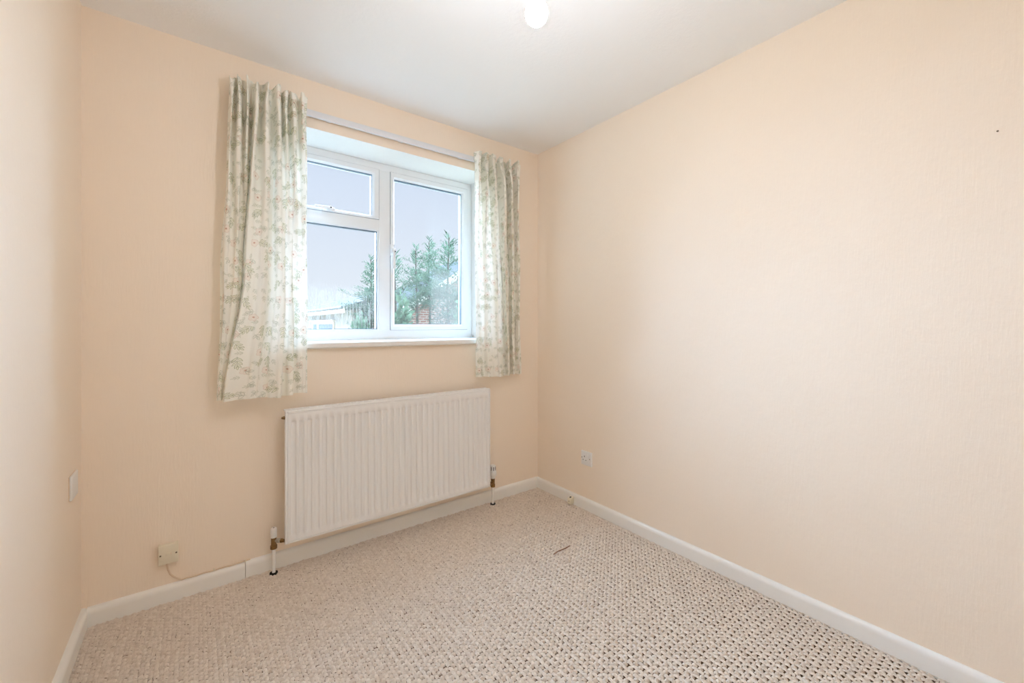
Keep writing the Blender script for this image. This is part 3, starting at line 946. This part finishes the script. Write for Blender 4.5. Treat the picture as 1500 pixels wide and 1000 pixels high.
def aerial_outlet():
    y0, y1 = -0.378, -0.338
    e = tag(empty('aerial_outlet', (-SK_T, (y0 + y1) / 2, 0.002)), 'tiny cream aerial outlet box on the skirting by the corner', 'aerial outlet')
    bm = bm_new()
    bm_box(bm, (-0.046, y0 + 0.004, 0.0015), (-SK_T, y1 - 0.004, 0.048), 0.003)
    for v in bm.verts:
        if v.co.z > 0.03:
            v.co.z -= (-SK_T - v.co.x) * 0.45
    bm_done('body', bm, MAT['ivory'], e, True, e.location)
    c = Vector((-0.032, (y0 + y1) / 2, 0.0405))
    lathe('coax_ring', [(-0.002, 0.0105), (0.0015, 0.0105), (0.0025, 0.009)], c, (-0.45, 0, 1), MAT['ivory'], e, 16)
    lathe('coax_hole', [(0, 0.0065), (0.0031, 0.0065)], c, (-0.45, 0, 1), MAT['dark'], e, 12)
    box('screw', (-0.0468, (y0 + y1) / 2 - 0.003, 0.018), (-0.0455, (y0 + y1) / 2 + 0.003, 0.023), MAT['screw'], e)
aerial_outlet()

p = hit(1461.5, 192.5, 0, 0)
nl = lathe('wall_nail', [(-0.01, 0.0012), (0.003, 0.0012), (0.0035, 0.0028), (0.0048, 0.0026), (0.005, 0.001)], p, (-1, 0, 0), MAT['screw'], None, 10)
tag(nl, 'single tiny nail head high on the long plain wall', 'nail')
a, b = hit(811, 811.5, 2, 0.001), hit(834.5, 799, 2, 0.001)
tag(tube('carpet_mark', [a, a.lerp(b, 0.3) + Vector((0.002, 0.003, 0.001)), a.lerp(b, 0.7) + Vector((-0.001, -0.002, 0)), b], 0.0022, MAT['mark'], None, 6), 'short brown thread lying on the carpet', 'mark')  # thin brown line on the carpet, modelled as a raised tube

# ------------------------------------------------------------------ pendant bulb
BP = Vector((-1.217, -1.406, 1.962))
pend = tag(empty('pendant_lamp', (BP.x, BP.y, H)), 'bare lit bulb hanging from a ceiling pendant', 'ceiling lamp')
lathe('bulb', [(-0.0315, 0.001), (-0.031, 0.006), (-0.029, 0.0115), (-0.024, 0.0185), (-0.016, 0.0255), (-0.006, 0.0292), (0.004, 0.0298), (0.014, 0.0278), (0.026, 0.0225), (0.038, 0.0168), (0.050, 0.0138), (0.060, 0.0132)], BP, (0, 0, 1), MAT['bulb'], pend, 28)['label'] = 'lit warm white glass bulb'
lathe('lamp_holder', [(0.060, 0.0145), (0.062, 0.019), (0.095, 0.019), (0.098, 0.016), (0.118, 0.014), (0.124, 0.007), (0.128, 0.004)], BP, (0, 0, 1), MAT['plastic'], pend, 20)
tube('flex', [BP + Vector((0, 0, 0.12)), BP + Vector((0.001, 0, 0.22)), Vector((BP.x, BP.y, H - 0.02))], 0.0033, MAT['plastic'], pend, 8)
lathe('ceiling_rose', [(0, 0.045), (0.010, 0.044), (0.020, 0.030), (0.030, 0.010), (0.036, 0.006)], (BP.x, BP.y, H), (0, 0, -1), MAT['plastic'], pend, 24)

# ------------------------------------------------------------------ outdoors
G = -2.75
g = box('ground', (-40, T + 0.3, G - 0.3), (60, 90, G), MAT['bounce_ground'])  # unseen ground, kept pale as a bounce surface
struct(g, 'garden lawn unseen below the window, pale to bounce daylight in', 'terrain')

def conifer(name, px, depth, top_py, spread, label, seed, mat='fir', dens=1.0, group='conifers outside the window', bare=0.22):
    r = np.random.default_rng(seed)
    base = CAM + ray(px, HORIZON) * depth
    top = CAM.z + (HORIZON - top_py) / F_PX * depth
    h = top - G
    e = tag(empty(name, (base.x, base.y, G)), label, 'tree', group)
    # trunk
    tp = [(0.02 * math.sin(i * 1.3 + seed), 0.02 * math.cos(i * 1.7 + seed), h * 0.985 * i / 10) for i in range(11)]
    bm = bm_new(); bm_tube(bm, tp, [0.075 * (1 - i / 10.6) + 0.004 for i in range(11)], 8)
    bm_done('trunk', bm, MAT['bark'], e, True)
    V = []; Fc = []
    def blade(p, d, ln, wd, nrm):
        d = d / (np.linalg.norm(d) + 1e-9)
        s = np.cross(d, nrm); s /= (np.linalg.norm(s) + 1e-9)
        i = len(V)
        V.extend([p, p + d * ln * 0.45 + s * wd, p + d * ln, p + d * ln * 0.45 - s * wd])
        Fc.append((i, i + 1, i + 2, i + 3))
    zs = []
    z = h - 0.22
    while z > h * bare:
        zs.append(z)
        ft = h - z
        z -= (0.055 if ft < 0.5 else 0.040 if ft < 1.1 else 0.021) / dens * r.uniform(0.6, 1.4)
    for b, z in enumerate(zs):
        fromtop = h - z
        ln = min(spread, 0.06 + fromtop * 0.55) * r.uniform(0.5, 1.2)
        az = b * 2.399 + r.normal(0, 0.35)
        up = 0.75 - 0.55 * min(1, fromtop / 1.5) + r.normal(0, 0.15)
        d = np.array([math.cos(az), math.sin(az), up]); d /= np.linalg.norm(d)
        p0 = np.array([0, 0, z])
        ns = max(3, int(ln / 0.055))
        flat = np.cross(d, np.array([0, 0, 1.0])); flat /= np.linalg.norm(flat)
        nrm = np.cross(flat, d)
        blade(p0, d, ln, 0.006, nrm)
        for k in range(ns):
            s = (k + 0.7) / ns
            p = p0 + d * ln * s
            sub = (0.08 + 0.26 * ln * (1 - s) ** 0.7) * r.uniform(0.7, 1.25)
            for sg in (-1, 1):
                dd = d * 0.9 + flat * sg * r.uniform(0.45, 0.85) + nrm * r.normal(0, 0.3) + np.array([0, 0, 0.12])
                dd /= np.linalg.norm(dd)
                blade(p, dd, sub, 0.008 + 0.03 * sub, nrm)
                for m in range(2 if fromtop < 1.3 else 3):
                    f = r.uniform(0.2, 0.85)
                    pp = p + dd * sub * f
                    sd = np.cross(nrm, dd) * (1 if m % 2 else -1)
                    d3 = dd * 0.9 + sd * 0.8 + nrm * r.normal(0, 0.3)
                    blade(pp, d3, sub * r.uniform(0.35, 0.6) + 0.02, 0.007 + 0.03 * sub, nrm)
        blade(p0 + d * ln * 0.8, d, 0.10, 0.008, nrm)
    # leader shoots
    for k in range(10):
        z = h - 0.45 + k * 0.045
        for sg in range(2):
            az = r.uniform(0, 6.28)
            blade(np.array([0, 0, z]), np.array([math.cos(az), math.sin(az), 1.2]), 0.13 + 0.012 * (10 - k), 0.012, np.array([-math.sin(az), math.cos(az), 0.1]))
    blade(np.array([0, 0, h - 0.12]), np.array([0.05, 0, 1.0]), 0.14, 0.012, np.array([0, 1.0, 0]))
    pyd('foliage', V, Fc, MAT[mat], e)
    return e
conifer('conifer', 543, 10.6, 374, 0.75, 'lone conifer seen through the streaky condensation pane', 21)
conifer('conifer', 578, 7.0, 366, 0.45, 'narrow conifer growing behind the casement handle', 22)
conifer('conifer', 610, 8.7, 359, 0.55, 'slender conifer standing between the handle conifer and the brick gable', 23, bare=0.74)
conifer('conifer', 629, 10.4, 347, 0.75, 'tall conifer growing in front of the brick gable', 24, bare=0.72)
conifer('conifer', 657, 7.9, 341, 0.55, 'tallest conifer, behind the misted corner of the casement', 25)
conifer('conifer', 688, 9.4, 368, 0.65, 'conifer partly hidden behind the narrower curtain', 26)
def shrub(name, px, py, depth, rad, label, seed, mat):
    r = np.random.default_rng(seed)
    base = CAM + ray(px, HORIZON) * depth
    top = CAM.z + (HORIZON - py) / F_PX * depth
    e = tag(empty(name, (base.x, base.y, G)), label, 'shrub')
    hh = top - G
    for k in range(3):
        a = k * 2.1 + seed
        bm = bm_new(); bm_tube(bm, [(0.05 * math.cos(a), 0.05 * math.sin(a), 0), (0.2 * math.cos(a), 0.2 * math.sin(a), hh * 0.5), (0.3 * math.cos(a), 0.3 * math.sin(a), hh * 0.85)], [0.03, 0.02, 0.01], 6)
        bm_done('stem', bm, MAT['bark'], e, True)
    n = 5200
    u = r.normal(0, 1, (n, 3)); u /= np.linalg.norm(u, axis=1)[:, None]
    rr = r.uniform(0.55, 1.0, n) ** 0.5 * (1 + 0.12 * np.sin(u[:, 0] * 7) * np.cos(u[:, 2] * 6))
    c = u * rr[:, None] * np.array([rad, rad, hh * 0.5]) + np.array([0, 0, hh * 0.5])
    d = u + r.normal(0, 0.5, (n, 3)); d /= np.linalg.norm(d, axis=1)[:, None]
    s = np.cross(d, r.normal(0, 1, (n, 3))); s /= np.linalg.norm(s, axis=1)[:, None]
    ln = r.uniform(0.07, 0.15, n)[:, None]
    V = np.stack([c, c + d * ln * 0.5 + s * ln * 0.25, c + d * ln, c + d * ln * 0.5 - s * ln * 0.25], 1).reshape(-1, 3)
    Fc = np.arange(n * 4).reshape(-1, 4).tolist()
    pyd('foliage', V.tolist(), Fc, MAT[mat], e)
shrub('shrub', 583, 447, 5.9, 0.30, 'bright bushy shrub low below the casement handle', 31, 'fir2')
shrub('shrub', 672, 457, 6.2, 0.30, 'small pale green shrub at the misted casement corner', 32, 'fir2')
shrub('shrub', 520, 472, 8.2, 0.6, 'low shrub in front of the white neighbouring house', 33, 'fir2')

# white rendered house, its long side seen at an angle
def white_house():
    x0, x1, y0, y1 = 2.78, 9.0, 13.9, 26.0
    ze = 1.86
    e = tag(empty('white_house', (x0, y0, G)), 'white rendered neighbouring house with a grey tiled roof', 'house')
    off = e.location
    box('wall', (x0, y0, G), (x1, y1, ze - 0.12), MAT['render'], e)
    # roof: pitched about y
    xm = (x0 + x1) / 2; rise = 1.05
    o_ = 0.35
    v = [(x0 - o_, y0 - 0.2, ze), (x0 - o_, y1, ze), (xm, y1, ze + rise), (xm, y0 - 0.2, ze + rise), (x1 + o_, y1, ze), (x1 + o_, y0 - 0.2, ze),
         (x0 - o_, y0 - 0.2, ze - 0.08), (x0 - o_, y1, ze - 0.08), (x1 + o_, y1, ze - 0.08), (x1 + o_, y0 - 0.2, ze - 0.08)]
    f = [(0, 1, 2, 3), (3, 2, 4, 5), (0, 3, 5, 9, 6), (1, 7, 8, 4, 2), (6, 9, 8, 7), (0, 6, 7, 1), (5, 4, 8, 9)]
    pyd('roof', [Vector(p) - off for p in v], f, MAT['tile'], e)
    box('fascia', (x0 - o_ - 0.03, y0 - 0.2, ze - 0.26), (x0 - o_ + 0.02, y1, ze - 0.02), MAT['fascia'], e)
    tube('gutter', [(x0 - o_ - 0.08, y0 - 0.2, ze - 0.06), (x0 - o_ - 0.08, y1, ze - 0.06)], 0.055, MAT['gutter'], e, 8)
    ya = CAM.y + ray(459, 0).y * ((x0 - CAM.x) / ray(459, 0).x)
    yb = CAM.y + ray(490, 0).y * ((x0 - CAM.x) / ray(490, 0).x)
    ztop, zbot = 1.28, 0.15
    wf = box('window', (x0 - 0.05, yb, zbot), (x0 + 0.03, ya, ztop), MAT['fascia'], e)
    d = ya - yb
    box('pane', (x0 - 0.06, ya - 0.24 * d, zbot + 0.08), (x0 - 0.04, ya - 0.04 * d, ztop - 0.07), MAT['dim_glass'], wf)
    box('pane', (x0 - 0.06, yb + 0.03 * d, zbot + 0.08), (x0 - 0.04, ya - 0.34 * d, ztop - 0.07), MAT['dim_glass'], wf)
    box('window_hood', (x0 - 0.14, yb - 0.2, ztop + 0.03), (x0, ya + 0.2, ztop + 0.10), MAT['fascia'], e)
white_house()
def brick_house():
    yg = 10.2
    a = hit(586, 455, 1, yg); b = hit(626, 429, 1, yg)
    slope = (b.z - a.z) / (b.x - a.x)
    hw = 3.0
    x0, x1, xm = a.x, a.x + 2 * hw, a.x + hw
    ze, za = a.z, a.z + slope * hw
    y1 = yg + 3.2
    e = tag(empty('brick_house', (x0, yg, G)), 'red brick gable with white bargeboards behind the conifers', 'house')
    off = e.location
    v = [(x0, yg, G), (x1, yg, G), (x1, yg, ze), (xm, yg, za), (x0, yg, ze)]
    v = v + [(p[0], y1, p[2]) for p in v]
    f = [(0, 1, 2, 3, 4), (9, 8, 7, 6, 5), (0, 5, 6, 1), (1, 6, 7, 2), (4, 9, 5, 0)]
    pyd('wall', [Vector(p) - off for p in v], f, MAT['brick'], e)
    t = 0.09; ov = 0.18
    for sx in (-1, 1):
        xe = xm + sx * (hw + 0.3); zz = ze - slope * 0.3
        v = [(xe, yg - ov, zz), (xm, yg - ov, za), (xm, y1, za), (xe, y1, zz)]
        v += [(p[0], p[1], p[2] + t) for p in v]
        f = [(3, 2, 1, 0), (4, 5, 6, 7), (0, 1, 5, 4), (2, 3, 7, 6), (0, 4, 7, 3), (1, 2, 6, 5)]
        pyd('roof_slope', [Vector(p) - off for p in v], f, MAT['tile'], e)
        v = [(xe, yg - ov - 0.03, zz - 0.16), (xm, yg - ov - 0.03, za - 0.16), (xm, yg - ov - 0.03, za + t), (xe, yg - ov - 0.03, zz + t)]
        v += [(p[0], p[1] + 0.03, p[2]) for p in v]
        f = [(0, 1, 2, 3), (7, 6, 5, 4), (0, 4, 5, 1), (2, 6, 7, 3), (0, 3, 7, 4), (1, 5, 6, 2)]
        pyd('bargeboard', [Vector(p) - off for p in v], f, MAT['fascia'], e)
brick_house()
